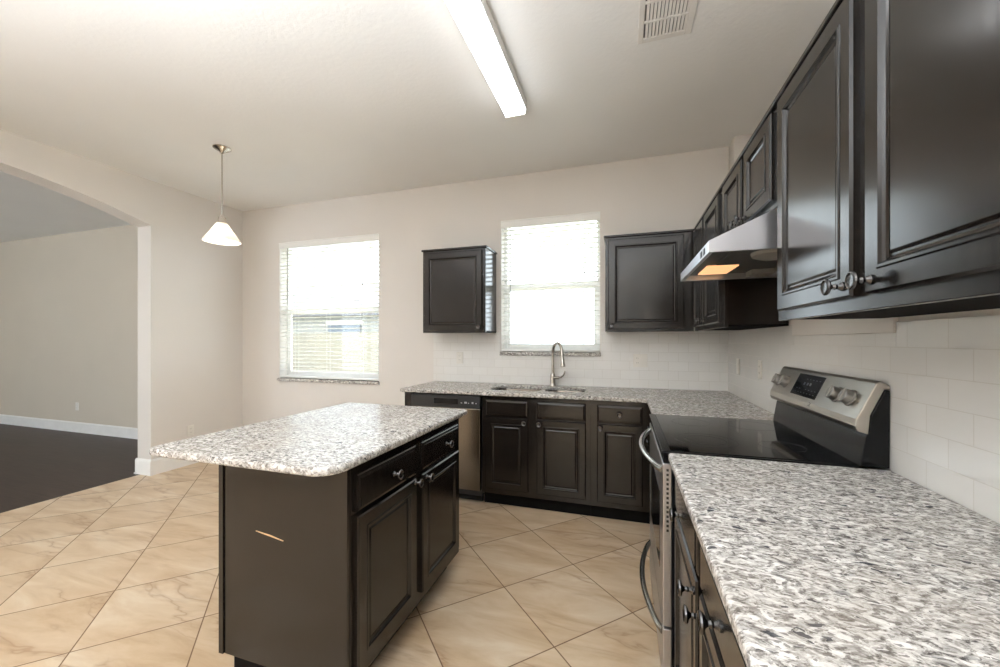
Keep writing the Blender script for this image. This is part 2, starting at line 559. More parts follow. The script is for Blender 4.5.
# baseboards
def baseboard(name, poly, z=0.15):
    mb = MB(); mb.prism(poly, 2, 0, z - 0.018)
    struct(mb.build(name, M_TRIM, bevel=0.004))
bt = 0.015
struct(MB().prism([(XL + bt, 0), (XL + bt, 0.135), (XL + 0.007, 0.152), (XL, 0.155), (XL, 0)], 1, ya + 0.0005, YB + WT).build('baseboard_left', M_TRIM))
struct(MB().prism([(ya - bt, 0), (ya - bt, 0.135), (ya - 0.007, 0.152), (ya, 0.155), (ya, 0)], 0, X0 - bt, XL + bt).build('baseboard_arch', M_TRIM))
struct(MB().prism([(FY - bt, 0), (FY - bt, 0.128), (FY - 0.006, 0.143), (FY, 0.146), (FY, 0)], 0, FX, X0).build('baseboard_far', M_TRIM))
struct(MB().prism([(FX + bt, 0), (FX + bt, 0.128), (FX + 0.006, 0.143), (FX, 0.146), (FX, 0)], 1, YR, FY - bt).build('baseboard_end', M_TRIM))
struct(MB().prism([(YW0 - bt, 0), (YW0 - bt, 0.135), (YW0 - 0.007, 0.152), (YW0, 0.155), (YW0, 0)], 0, XL + bt, -1.80).build('baseboard_back', M_TRIM))
struct(MB().box(X0 - 0.02, ya - 0.022, 0, X0 + 0.012, ya - 0.0155, 0.016).build('trim_1', M_TRIM))

# tile backsplashes
mb = MB()
TZ = 1.3785
mb.box(-1.834, YB, 0.90, W2[0] - 0.01, YW0, 1.4)
mb.box(W2[0] - 0.01, YB, 0.90, W2[1] + 0.01, YW0, W2[2] - 0.035)
mb.box(W2[1] + 0.01, YB, 0.90, XR + WT, YW0, 1.4)
struct(mb.build('wall_back_tile', M_SUB_B))
mb = MB()
mb.box(XR, -0.6, 0.90, XR + WT, 1.517, TZ); mb.box(XR, 1.517, 0.90, XR + WT, 2.285, 1.300); mb.box(XR, 2.285, 0.90, XR + WT, YB, 1.4)
struct(mb.build('wall_right_tile', M_SUB_R))
tag(box('filler_board', (XR - 0.006, 1.519, 1.344), (XR + WT, 2.283, 1.64), M_WALL, bevel=0.002),
    'unfinished cream board on the tiled wall under the range hood, with chipped lower edge', 'wall board')
box_ = struct(box('trim_2', (XR, 1.519, 1.3005), (XR + WT, 2.283, 1.3435), M_SUB_R))

# ------------------------------------------------------------------ windows
def window(name, W, mid, sill_x):
    x0, x1, z0, z1 = W
    yo, yi = YB + 0.162, YB + 0.108
    e = bpy.data.objects.new(name, None); COL.objects.link(e); e.location = ((x0 + x1) / 2, yi, z0)
    struct(e)
    f = 0.032
    mb = MB()
    mb.box(x0, yi, z0, x0 + f, yo, z1); mb.box(x1 - f, yi, z0, x1, yo, z1)
    mb.box(x0 + f, yi, z0, x1 - f, yo, z0 + f); mb.box(x0 + f, yi, z1 - f, x1 - f, yo, z1)
    mb.build('window_frame', M_VINYL, e, bevel=0.003)
    s = MB()                                             # lower sash
    a, b_ = x0 + f, x1 - f
    s.box(a, yi + 0.006, z0 + f, a + 0.026, yi + 0.03, mid); s.box(b_ - 0.026, yi + 0.006, z0 + f, b_, yi + 0.03, mid)
    s.box(a + 0.026, yi + 0.006, z0 + f, b_ - 0.026, yi + 0.03, z0 + f + 0.04); s.box(a + 0.026, yi + 0.004, mid - 0.06, b_ - 0.026, yi + 0.03, mid)
    s.build('sash', M_VINYL, e, bevel=0.002)
    MB().box(a + 0.026, yi + 0.015, z0 + f + 0.04, b_ - 0.026, yi + 0.019, mid - 0.06).build('pane', M_PANE, e)
    MB().box(a, yi + 0.034, mid - 0.02, b_, yi + 0.05, mid + 0.015).build('meeting_rail', M_VINYL, e)
    MB().box(a, yi + 0.039, mid + 0.015, b_, yi + 0.043, z1 - f).build('pane', M_PANE, e)
    tag(box('window_sill', (x0 - sill_x, YB - 0.022, z0 - 0.034), (x1 + sill_x, YB + 0.107, z0), M_GRANITE, bevel=0.005),
        'speckled granite sill under the tall window on the left' if name == 'window_1' else 'speckled granite sill under the window above the sink',
        'window sill')
window('window_1', W1, 1.69, 0.012)
window('window_2', W2, 1.86, 0.008)

def blind(W, label, n_pitch, gap, tilt):
    x0, x1, z0, z1 = W
    x0 += 0.002; x1 -= 0.002
    y = YB + 0.034
    t = thing('window_blind', ((x0 + x1) / 2, y, z0), label, 'window blind', 'white slatted window blinds')
    MB().box(x0, y - 0.018, z1 - 0.05, x1, y + 0.025, z1 - 0.002).build('headrail', M_BLIND, t, bevel=0.002)
    MB().prism([(y - 0.032, z1 - 0.066), (y - 0.026, z1 - 0.066), (y - 0.024, z1 - 0.004), (y - 0.034, z1 + 0.004), (y - 0.038, z1 - 0.002), (y - 0.034, z1 - 0.012)],
               0, x0 - 0.004, x1 + 0.004).build('valance', M_BLIND, t)
    mb = MB()
    z = z1 - 0.085
    c, s = math.cos(tilt), math.sin(tilt)
    while z > z0 + 0.05:
        vs = []
        for xx in (x0, x1):
            for q, hgt in ((-0.024, 0.0), (-0.012, 0.0022), (0, 0.003), (0.012, 0.0022), (0.024, 0.0)):
                vs.append((xx, y + q * c - hgt * s, z + hgt * c + q * s))
            for q, hgt in ((0.024, -0.0022), (0.012, 0.0), (0, 0.0008), (-0.012, 0.0), (-0.024, -0.0022)):
                vs.append((xx, y + q * c - hgt * s, z + hgt * c + q * s))
        fs = [tuple(range(10)), tuple(range(19, 9, -1))] + [(k, (k + 1) % 10, 10 + (k + 1) % 10, 10 + k) for k in range(10)]
        mb.add(vs, fs)
        z -= n_pitch
    mb.build('slats', M_BLIND, t)
    MB().box(x0, y - 0.024, z0 + 0.006, x1, y + 0.024, z0 + 0.024).build('bottom_rail', M_BLIND, t, bevel=0.003)
    w = x1 - x0
    for fr in gap:
        mb = MB()
        for yy in (y - 0.026, y + 0.026):
            mb.tube([(x0 + w * fr, yy, z1 - 0.06), (x0 + w * fr, yy, z0 + 0.015)], 0.0011, 6)
        mb.build('ladder_cord', M_BLIND, t)
    MB().tube([(x0 + w * 0.1, y - 0.045, z1 - 0.07), (x0 + w * 0.1 + 0.002, y - 0.045, z1 - 0.72 * min(1, (z1 - z0) / 1.3))], 0.004, 8).build('tilt_wand', M_PANEL, t)
    mb = MB()
    mb.tube([(x0 + w * 0.86, y - 0.044, z1 - 0.066), (x0 + w * 0.86, y - 0.044, z1 - 0.52)], 0.0014, 6)
    mb.lathe([(0.003, 0), (0.007, 0.004), (0.0045, 0.03)], (x0 + w * 0.86, y - 0.044, z1 - 0.55), n=10)
    mb.build('pull_cord', M_PANEL, t)
blind(W1, 'white slatted blind in the larger window beside the empty corner', 0.0435, (0.17, 0.5, 0.83), math.radians(-6))
blind(W2, 'white slatted blind in the smaller window above the kitchen sink', 0.0435, (0.12, 0.5, 0.84), math.radians(-6))

# unseen openings added for daylight: door behind the camera, far room window
e = bpy.data.objects.new('added_daylight_door', None); COL.objects.link(e); e.location = (XR + 0.1, RD[0], 0); struct(e)
mb = MB(); w3 = (RD[1] - RD[0]) / 2
for k in range(2):
    a = RD[0] + k * w3
    xa, xb = XR + 0.09, XR + 0.14
    mb.box(xa, a, 0, xb, a + 0.06, RD[2]); mb.box(xa, a + w3 - 0.06, 0, xb, a + w3, RD[2])
    mb.box(xa, a + 0.06, 0, xb, a + w3 - 0.06, 0.08); mb.box(xa, a + 0.06, RD[2] - 0.06, xb, a + w3 - 0.06, RD[2])
mb.build('door_frame', M_VINYL, e)
e = bpy.data.objects.new('added_daylight_window', None); COL.objects.link(e); e.location = (FR[0], YR - 0.1, FR[2]); struct(e)
mb = MB(); w3 = (FR[1] - FR[0]) / 3
for k in range(3):
    a = FR[0] + k * w3
    mb.box(a, YR - 0.12, FR[2], a + 0.05, YR - 0.07, FR[3]); mb.box(a + w3 - 0.05, YR - 0.12, FR[2], a + w3, YR - 0.07, FR[3])
    mb.box(a + 0.05, YR - 0.12, FR[2], a + w3 - 0.05, YR - 0.07, FR[2] + 0.05); mb.box(a + 0.05, YR - 0.12, FR[3] - 0.05, a + w3 - 0.05, YR - 0.07, FR[3])
mb.build('window_frame', M_VINYL, e)

# daylight portals that only guide sampling of the sky
def portal(name, x0, x1, z0, z1, y, facing):
    l = bpy.data.lights.new(name, 'AREA'); l.shape = 'RECTANGLE'; l.size = x1 - x0; l.size_y = z1 - z0
    l.cycles.is_portal = True
    o = bpy.data.objects.new(name, l); COL.objects.link(o)
    o.location = ((x0 + x1) / 2, y, (z0 + z1) / 2)
    o.rotation_euler = (math.radians(-90 if facing < 0 else 90), 0, 0)
portal('sky_portal', *W1, YB + 0.17, -1)
portal('sky_portal', *W2, YB + 0.17, -1)
l_ = bpy.data.lights.new('sky_portal', 'AREA'); l_.shape = 'RECTANGLE'; l_.size = RD[2]; l_.size_y = RD[1] - RD[0]; l_.cycles.is_portal = True
o_ = bpy.data.objects.new('sky_portal', l_); COL.objects.link(o_); o_.location = (XR + 0.17, (RD[0] + RD[1]) / 2, RD[2] / 2); o_.rotation_euler = (0, math.radians(90), 0)
portal('sky_portal', FR[0], FR[1], FR[2], FR[3], YR - 0.16, 1)

# ------------------------------------------------------------------ outside
struct(box('ground_outside', (-22, YB + 0.2, -0.35), (8, 26, -0.3), M_LAWN))
struct(box('ground_patio', (XR + 0.16, -16, -0.35), (16, YB + 0.2, -0.06), M_GROUND))
struct(box('ground_yard', (-16, -16, -0.35), (XR + 0.155, YR - 0.25, -0.06), M_GROUND))

# ------------------------------------------------------------------ cabinets
def back_map(y0):                      # fronts that face the camera along -y; u is x
    return (lambda u, v, n: (u, y0 - n, v)), (0, -1, 0)
def right_map(x0):                     # fronts on the right wall facing -x; u is y
    return (lambda u, v, n: (x0 - n, u, v)), (-1, 0, 0)
def island_map(x0):
    return (lambda u, v, n: (x0 + n, u, v)), (1, 0, 0)

BZ0, BZ1 = 0.105, 0.884
YF = 2.94                               # face frame plane of the back run
XF = 0.192                              # face frame plane of the right run

# sink base cabinet
c = thing('sink_base_cabinet', (-0.66, 3.2, 0), 'dark brown two door base cabinet below the sink', 'cabinet', 'dark brown base cabinets')
MB().box(-1.085, YF, BZ0, -1.067, 3.54, BZ1).box(-0.253, YF, BZ0, -0.236, 3.54, BZ1).box(-1.067, YF + 0.02, BZ0, -0.253, 3.54, BZ0 + 0.018).box(-1.067, 3.53, BZ0 + 0.018, -0.253, 3.54, BZ1).build('carcass', M_CAB, c)
MB().box(-1.067, YF, BZ0, -0.253, YF + 0.0195, BZ1).build('face_frame', M_CAB, c)
box('toe_kick', (-1.085, 3.0, 0), (-0.236, 3.03, BZ0 - 0.0005), M_CABIN, c)
F, nn = back_map(YF)
cabinet_fronts(c, F, nn,
    doors=[(-1.052, 0.145, -0.706, 0.712, (-0.728, 0.685)), (-0.635, 0.145, -0.268, 0.712, (-0.612, 0.685))],
    drawers=[(-1.052, 0.722, -0.706, 0.85, None), (-0.635, 0.722, -0.268, 0.85, None)])
# drawer base cabinet
c = thing('drawer_base_cabinet', (-0.02, 3.2, 0), 'dark brown base cabinet with one drawer and one door right of the sink cabinet', 'cabinet', 'dark brown base cabinets')
box('carcass', (-0.235, YF + 0.02, BZ0), (0.19, 3.54, BZ1), M_CAB, c)
box('face_frame', (-0.235, YF, BZ0), (0.19, YF + 0.0195, BZ1), M_CAB, c)
box('toe_kick', (-0.235, 3.0, 0), (0.23, 3.03, BZ0 - 0.0005), M_CABIN, c)
cabinet_fronts(c, F, nn, doors=[(-0.186, 0.145, 0.128, 0.712, (-0.164, 0.685))], drawers=[(-0.186, 0.722, 0.128, 0.85, (-0.03, 0.788))])
# corner cabinet next to the range
c = thing('corner_base_cabinet', (0.5, 2.9, 0), 'dark brown corner base cabinet behind the stove', 'cabinet', 'dark brown base cabinets')
box('carcass', (XF + 0.02, 2.315, BZ0), (XR - 0.001, 3.54, BZ1), M_CAB, c)
box('face_frame', (XF, 2.315, BZ0), (XF + 0.0195, YF - 0.001, BZ1), M_CAB, c)
box('toe_kick', (0.25, 2.315, 0), (0.28, 3.0, BZ0 - 0.0005), M_CABIN, c)
F, nn = right_map(XF)
cabinet_fronts(c, F, nn, doors=[(2.35, 0.145, 2.62, 0.712, (2.6, 0.685))], drawers=[(2.35, 0.722, 2.62, 0.85, (2.485, 0.788))])
# base cabinet right of the range, under the near worktop
c = thing('stove_side_base_cabinet', (0.5, 1.0, 0), 'dark brown base cabinet with two drawers over two doors beside the stove', 'cabinet', 'dark brown base cabinets')
box('carcass', (XF + 0.02, 0.545, BZ0), (XR - 0.001, 1.537, BZ1), M_CAB, c)
box('face_frame', (XF, 0.545, BZ0), (XF + 0.0195, 1.537, BZ1), M_CAB, c)
box('toe_kick', (0.25, 0.545, 0), (0.28, 1.537, BZ0 - 0.0005), M_CABIN, c)
cabinet_fronts(c, F, nn,
    doors=[(1.088, 0.145, 1.52, 0.712, (1.115, 0.672)), (0.6, 0.145, 1.04, 0.712, (1.012, 0.672))],
    drawers=[(1.088, 0.722, 1.52, 0.85, (1.30, 0.785)), (0.6, 0.722, 1.04, 0.85, (0.82, 0.785))])
c = thing('near_base_cabinet', (0.5, 0.0, 0), 'dark brown base cabinet under the near end of the long worktop', 'cabinet', 'dark brown base cabinets')
box('carcass', (XF + 0.02, -0.6, BZ0), (XR - 0.001, 0.544, BZ1), M_CAB, c)
box('face_frame', (XF, -0.6, BZ0), (XF + 0.0195, 0.544, BZ1), M_CAB, c)
box('toe_kick', (0.25, -0.6, 0), (0.28, 0.544, BZ0 - 0.0005), M_CABIN, c)
cabinet_fronts(c, F, nn, doors=[(0.0, 0.145, 0.5, 0.712, (0.03, 0.672))], drawers=[(0.0, 0.722, 0.5, 0.85, (0.25, 0.785))])

# end panel of the back run
tag(box('end_panel', (-1.79, YF - 0.005, 0), (-1.72, 3.54, BZ1), M_CAB), 'dark end panel closing the cabinet run left of the dishwasher', 'panel')

# wall cabinets
UZ0, UZ1 = 1.392, 2.145
def wall_cabinet(name, label, F, nn, u0, u1, depth, z0, z1, doors, lip=0.014, crown_sides=(0.012, 0.012), group='dark brown wall cabinets'):
    base = Vector(F((u0 + u1) / 2, z0, -depth / 2))
    c = thing(name, base, label, 'cabinet', group)
    def bx(nm, a0, a1, b0, b1, n0, n1, mat, bev=0.0):
        p, q = F(a0, b0, n0), F(a1, b1, n1)
        lo = [min(i, j) for i, j in zip(p, q)]; hi = [max(i, j) for i, j in zip(p, q)]
        return box(nm, lo, hi, mat, c, bev)
    bx('carcass', u0, u1, z0 + lip, z1 - 0.001, -depth, -0.0195, M_CAB)
    bx('face_frame', u0, u1, z0, z1 - 0.001, -0.019, 0, M_CAB, 0.0015)
    bx('bottom_panel', u0 + 0.001, u1 - 0.001, z0 + 0.004, z0 + lip - 0.0005, -depth, -0.0195, M_CABIN)
    bx('crown', u0 - crown_sides[0], u1 + crown_sides[1], z1, z1 + 0.018, -depth, 0.012, M_CAB, 0.004)
    cabinet_fronts(c, F, nn, doors)
    return c
DZ0, DZ1 = 1.42, 2.125
F, nn = back_map(3.245)
wall_cabinet('wall_cabinet', 'small dark brown wall cabinet hanging alone left of the sink window', F, nn, -1.785, -1.165, 0.303, UZ0, UZ1,
             [(-1.765, DZ0 - 0.01, -1.195, DZ1, (-1.218, 1.44))])
wall_cabinet('wall_cabinet', 'dark brown glossy wall cabinet between the sink window and the corner', F, nn, -0.142, 0.505, 0.303, UZ0, UZ1,
             [(-0.118, DZ0 - 0.01, 0.435, DZ1, (-0.095, 1.44))], crown_sides=(0.012, 0.0))
F, nn = right_map(0.511)
wall_cabinet('wall_cabinet', 'dark brown two door wall cabinet in the corner behind the range hood', F, nn, 2.335, 3.24, 0.29, UZ0, UZ1,
             [(2.40, DZ0, 2.80, DZ1, (2.775, 1.45)), (2.84, DZ0, 3.2, DZ1, (2.865, 1.45))], crown_sides=(0.0, 0.0))
wall_cabinet('wall_cabinet', 'short dark brown two door wall cabinet directly above the range hood', F, nn, 1.582, 2.332, 0.29, 1.79, UZ1,
             [(1.602, 1.818, 1.922, DZ1, (1.898, 1.842)), (1.965, 1.818, 2.30, DZ1, (1.99, 1.842))], crown_sides=(0.0, 0.0))
wall_cabinet('wall_cabinet', 'large dark brown two door wall cabinet nearest the camera, above the long worktop', F, nn, 0.545, 1.579, 0.29, 1.388, UZ1,
             [(1.088, DZ0, 1.535, DZ1, (1.118, 1.447)), (0.595, DZ0, 1.036, DZ1, (1.008, 1.447))], crown_sides=(0.0, 0.0))

# kitchen island
IX = -0.905
c = thing('island_cabinet', (-1.2, 1.6, 0), 'dark brown island cabinet in the middle of the tiled floor, scratched end panel', 'cabinet')
box('carcass', (-1.48, 1.132, BZ0), (IX - 0.02, 2.066, BZ1), M_CAB, c)
box('face_frame', (IX - 0.0195, 1.132, BZ0), (IX, 2.066, BZ1), M_CAB, c, 0.0015)
box('end_panel', (-1.48, 1.118, BZ0), (IX - 0.002, 1.1315, BZ1), M_CAB, c, 0.0015)
box('back_panel', (-1.503, 1.112, BZ0), (-1.4805, 2.066, BZ1), M_CAB, c, 0.0015)
box('toe_kick', (-1.45, 1.135, 0), (IX - 0.075, 2.063, BZ0 - 0.0005), M_CABIN, c)
F, nn = island_map(IX)
cabinet_fronts(c, F, nn,
    doors=[(1.152, 0.15, 1.556, 0.700, (1.535, 0.69)), (1.612, 0.15, 2.03, 0.700, (1.638, 0.682))],
    drawers=[(1.152, 0.716, 1.556, 0.848, (1.37, 0.782)), (1.612, 0.716, 2.03, 0.848, (1.855, 0.782))])
MB().add([(-1.318, 1.1174, 0.606), (-1.25, 1.1174, 0.600), (-1.185, 1.1174, 0.588), (-1.19, 1.1174, 0.585), (-1.26, 1.1174, 0.595), (-1.32, 1.1174, 0.603),
          (-1.318, 1.1185, 0.606), (-1.25, 1.1185, 0.600), (-1.185, 1.1185, 0.588), (-1.19, 1.1185, 0.585), (-1.26, 1.1185, 0.595), (-1.32, 1.1185, 0.603)],
         [(0, 1, 4, 5), (1, 2, 3, 4), (0, 1, 7, 6), (1, 2, 8, 7), (2, 3, 9, 8), (3, 4, 10, 9), (4, 5, 11, 10), (5, 0, 6, 11), (6, 7, 10, 11), (7, 8, 9, 10)]).build('paint_chip', M_RAW, c)

# ------------------------------------------------------------------ worktops
def round_poly(x0, y0, x1, y1, rads, n=8):
    out = []
    for (cx, cy, a0), r in zip(((x0, y0, 180), (x1, y0, 270), (x1, y1, 0), (x0, y1, 90)), rads):
        ox = cx + (r if cx == x0 else -r); oy = cy + (r if cy == y0 else -r)
        for k in range(n + 1):
            a = math.radians(a0 + 90 * k / n)
            out.append((ox + r * math.cos(a), oy + r * math.sin(a)))
    return out

def slab(name, outer, holes, z0, z1, mat, bevel, parent=None):
    bm = bmesh.new()
    loops = []
    for poly in [outer] + holes:
        vs = [bm.verts.new((x, y, z1)) for x, y in poly]
        loops.append([bm.edges.new((vs[i], vs[(i + 1) % len(vs)])) for i in range(len(vs))])
    if holes:
        bmesh.ops.triangle_fill(bm, edges=[e for l in loops for e in l], use_beauty=True)
    else:
        bm.faces.new(bm.verts[:])
    ext = bmesh.ops.extrude_face_region(bm, geom=bm.faces[:])
    for v in [g for g in ext['geom'] if isinstance(g, bmesh.types.BMVert)]: v.co.z = z0
    bmesh.ops.recalc_face_normals(bm, faces=bm.faces[:])
    me = bpy.data.meshes.new(name); bm.to_mesh(me); bm.free()
    me.materials.append(mat)
    ob = bpy.data.objects.new(name, me); COL.objects.link(ob)
    md = ob.modifiers.new('edge', 'BEVEL'); md.width = bevel; md.segments = 4; md.limit_method = 'ANGLE'; md.angle_limit = math.radians(50)
    return ob
CZ0, CZ1 = 0.8845, 0.914
tag(slab('island_countertop', round_poly(-1.735, 0.995, -0.875, 2.146, (0.05, 0.09, 0.03, 0.02)), [], CZ0, CZ1, M_GRANITE, 0.011),
    'speckled grey granite top with rounded corners on the island cabinet', 'countertop', 'granite countertops')
SL, SR = (-1.075, 3.06, -0.655, 3.415), (-0.615, 3.10, -0.30, 3.415)
edge_y, edge_x = YB - 0.648, XR - 0.648
outer = round_poly(-1.832, edge_y, XR - 0.001, YB - 0.001, (0.012, 0.0, 0.0, 0.0))
outer = [p for p in outer]
L = [(-1.82, YB - 0.001), (-1.82, edge_y + 0.01), (-1.81, edge_y), (edge_x - 0.02, edge_y), (edge_x - 0.006, edge_y - 0.006), (edge_x, edge_y - 0.02), (edge_x, 2.314),
     (XR - 0.001, 2.314), (XR - 0.001, YB - 0.001)]
holes = [round_poly(*SL, (0.08, 0.08, 0.08, 0.08), 6), round_poly(*SR, (0.07, 0.07, 0.07, 0.07), 6)]
tag(slab('kitchen_countertop', L, holes, CZ0, CZ1, M_GRANITE, 0.009),
    'speckled granite countertop with the sink cutouts, turning the corner to the stove', 'countertop', 'granite countertops')
tag(slab('kitchen_countertop', [(edge_x, -0.6), (XR - 0.001, -0.6), (XR - 0.001, 1.536), (edge_x + 0.012, 1.536), (edge_x + 0.003, 1.532), (edge_x, 1.522)], [], CZ0, CZ1, M_GRANITE, 0.009),
    'large speckled granite countertop in front of the stove, closest to the camera', 'countertop', 'granite countertops')

# ------------------------------------------------------------------ sink and faucet
s = thing('kitchen_sink', (-0.69, 3.24, 0.7), 'stainless double bowl sink set below the back countertop', 'sink')
def bowl(x0, y0, x1, y1, r, depth):
    mb = MB()
    rings = []
    zt_ = CZ0 - 0.0005
    for off, z, rr in ((0.018, zt_, r + 0.018), (-0.003, zt_, r), (-0.008, zt_ - 0.03, r), (-0.02, zt_ - depth + 0.03, r), (-0.045, zt_ - depth, r), (-0.05, zt_ - depth, r)):
        rings.append([(x, y, z) for x, y in round_poly(x0 - off, y0 - off, x1 + off, y1 + off, (rr,) * 4, 6)])
    n = len(rings[0]); vs = [p for g in rings for p in g]
    fs = [(i * n + k, i * n + (k + 1) % n, (i + 1) * n + (k + 1) % n, (i + 1) * n + k) for i in range(len(rings) - 1) for k in range(n)]
    fs.append(tuple((len(rings) - 1) * n + k for k in range(n)))
    mb.add(vs, fs)
    b = mb.build('bowl', M_STEELD, s, smooth=True)
    MB().lathe([(0.045, 0.001), (0.043, 0.004), (0.03, 0.002), (0.012, 0.003)], ((x0 + x1) / 2, (y0 + y1) / 2, zt_ - depth), n=20).build('drain', M_NICKEL, b, smooth=True)
bowl(*SL, 0.08, 0.2); bowl(*SR, 0.07, 0.16)

f = thing('kitchen_faucet', (-0.607, 3.475, CZ1), 'brushed nickel gooseneck faucet behind the sink under the window', 'faucet')
fx, fy = -0.607, 3.475
MB().lathe([(0.03, 0), (0.03, 0.006), (0.026, 0.012), (0.024, 0.03), (0.0225, 0.085), (0.0215, 0.10), (0.017, 0.112)], (fx, fy, CZ1), n=24).build('body', M_NICKEL, f, smooth=True)
dx, dy = 0.62, -0.785
pts = [(fx, fy, CZ1 + 0.11), (fx, fy, CZ1 + 0.2), (fx, fy, CZ1 + 0.275)]
rad = 0.084
for k in range(1, 15):
    a = math.pi * k / 16
    q = rad * (1 - math.cos(a)); pts.append((fx + dx * q, fy + dy * q, CZ1 + 0.285 + rad * 1.2 * math.sin(a)))
last = pts[-1]
pts.append((last[0] + dx * 0.008, last[1] + dy * 0.008, last[2] - 0.06))
MB().tube(pts, 0.0125, 14).build('spout', M_NICKEL, f, smooth=True)
tip = Vector(pts[-1]); d = Vector((dx * 0.16, dy * 0.16, -1)).normalized()
MB().tube([tip - d * 0.004, tip + d * 0.004, tip + d * 0.04, tip + d * 0.075, tip + d * 0.083], [0.0135, 0.0145, 0.0165, 0.021, 0.0195], 16).build('spray_head', M_NICKEL, f, smooth=True)
lx, ly = 0.93, -0.37
P = lambda t, z: (fx + lx * t, fy + ly * t, CZ1 + z)
MB().tube([P(0.015, 0.075), P(0.045, 0.077), P(0.062, 0.077)], [0.016, 0.0155, 0.013], 14).build('lever_hub', M_NICKEL, f, smooth=True)
MB().tube([P(0.058, 0.077), P(0.085, 0.083), P(0.108, 0.1), P(0.12, 0.122), P(0.124, 0.14)], [0.009, 0.0085, 0.008, 0.007, 0.005], 12).build('lever', M_NICKEL, f, smooth=True)

# ------------------------------------------------------------------ dishwasher
d = thing('dishwasher', (-1.4, 3.2, 0), 'stainless dishwasher with black control strip in the back cabinet run', 'dishwasher')
box('tub', (-1.715, 2.96, 0.06), (-1.092, 3.53, 0.87), M_BLACKP, d)
box('door_panel', (-1.712, 2.915, 0.115), (-1.095, 2.9595, 0.772), M_STEELD, d, 0.004)
cp = box('control_panel', (-1.712, 2.912, 0.775), (-1.095, 2.9595, 0.872), M_BLACKP, d, 0.004)
box('handle_recess', (-1.50, 2.9105, 0.802), (-1.285, 2.9125, 0.846), M_BLACK, cp, 0.001)
for k, w in enumerate((0.018, 0.03, 0.012, 0.02, 0.014)):
    box('button', (-1.26 + k * 0.032, 2.9108, 0.812), (-1.26 + k * 0.032 + w * 0.75, 2.9122, 0.826 if k in (1, 3) else 0.819), M_MARK, cp)

box('kick_plate', (-1.712, 2.985, 0.012), (-1.095, 3.0, 0.11), M_BLACK, d)
MB().lathe([(0.016, 0), (0.016, 0.01), (0.01, 0.02), (0.01, 0.06)], (-1.68, 3.02, 0.0), n=12).build('foot', M_BLACKP, d)
MB().lathe([(0.016, 0), (0.016, 0.01), (0.01, 0.02), (0.01, 0.06)], (-1.12, 3.02, 0.0), n=12).build('foot', M_BLACKP, d)

# ------------------------------------------------------------------ range
RY0, RY1 = 1.54, 2.306
r = thing('electric_range', (0.45, 1.93, 0), 'stainless and black electric range with glass cooktop between the countertops', 'stove')
box('body', (0.17, RY0, 0.03), (0.775, RY1, 0.895), M_BLACK, r)
for yy in (RY0 + 0.05, RY1 - 0.05):
    for xx in (0.22, 0.72):
        MB().lathe([(0.02, 0), (0.02, 0.008), (0.012, 0.012), (0.012, 0.03)], (xx, yy, 0), n=12).build('foot', M_BLACKP, r)
ct = MB().box(0.134, RY0, 0.8955, 0.735, RY1, 0.9155).build('cooktop', M_BLACK, r, bevel=0.005, seg=3)
box('glass', (0.165, RY0 + 0.02, 0.9156), (0.722, RY1 - 0.02, 0.9172), M_GLASSTOP, ct)
def ring(cx, cy, r0):
    mb = MB()
    for rr in (r0, ):
        mb.lathe([(rr - 0.0012, 0.0), (rr - 0.0012, 0.0004), (rr + 0.0012, 0.0004), (rr + 0.0012, 0.0)], (cx, cy, 0.9171), n=56, closed=False)
    mb.build('burner_ring', M_RING, ct)
ring(0.315, 1.755, 0.115); ring(0.315, 2.12, 0.085); ring(0.575, 1.74, 0.075); ring(0.575, 2.12, 0.105); ring(0.315, 1.755, 0.075)
od = MB().box(0.137, RY0 + 0.004, 0.272, 0.169, RY1 - 0.004, 0.868).build('oven_door', M_STEEL, r, bevel=0.004)
box('door_window', (0.1358, RY0 + 0.13, 0.42), (0.1375, RY1 - 0.13, 0.72), M_GLASSTOP, od)
mb = MB()
for k in range(14):
    mb.box(0.149, RY0 + 0.0032, 0.62 + k * 0.017, 0.157, RY0 + 0.0045, 0.62 + k * 0.017 + 0.009)
mb.build('vent_slots', M_BLACKP, od)
box('front_rail', (0.139, RY0 + 0.002, 0.8715), (0.169, RY1 - 0.002, 0.8952), M_BLACK, r)
dr = MB().box(0.137, RY0 + 0.004, 0.055, 0.169, RY1 - 0.004, 0.262).build('storage_drawer', M_STEEL, r, bevel=0.004)
def bow(name, parent, z, y0, y1, depth, rr):
    pts = []
    n = 20
    for i in range(n + 1):
        t = i / n
        pts.append((0.139 - depth * math.sin(math.pi * t) ** 0.75, y0 + (y1 - y0) * t, z))
    return MB().tube(pts, rr, 12).build(name, M_HANDLE, parent, smooth=True)
bow('handle', od, 0.838, RY0 + 0.03, RY1 - 0.06, 0.062, 0.0125)
bow('handle', dr, 0.236, RY0 + 0.03, RY1 - 0.06, 0.058, 0.0115)
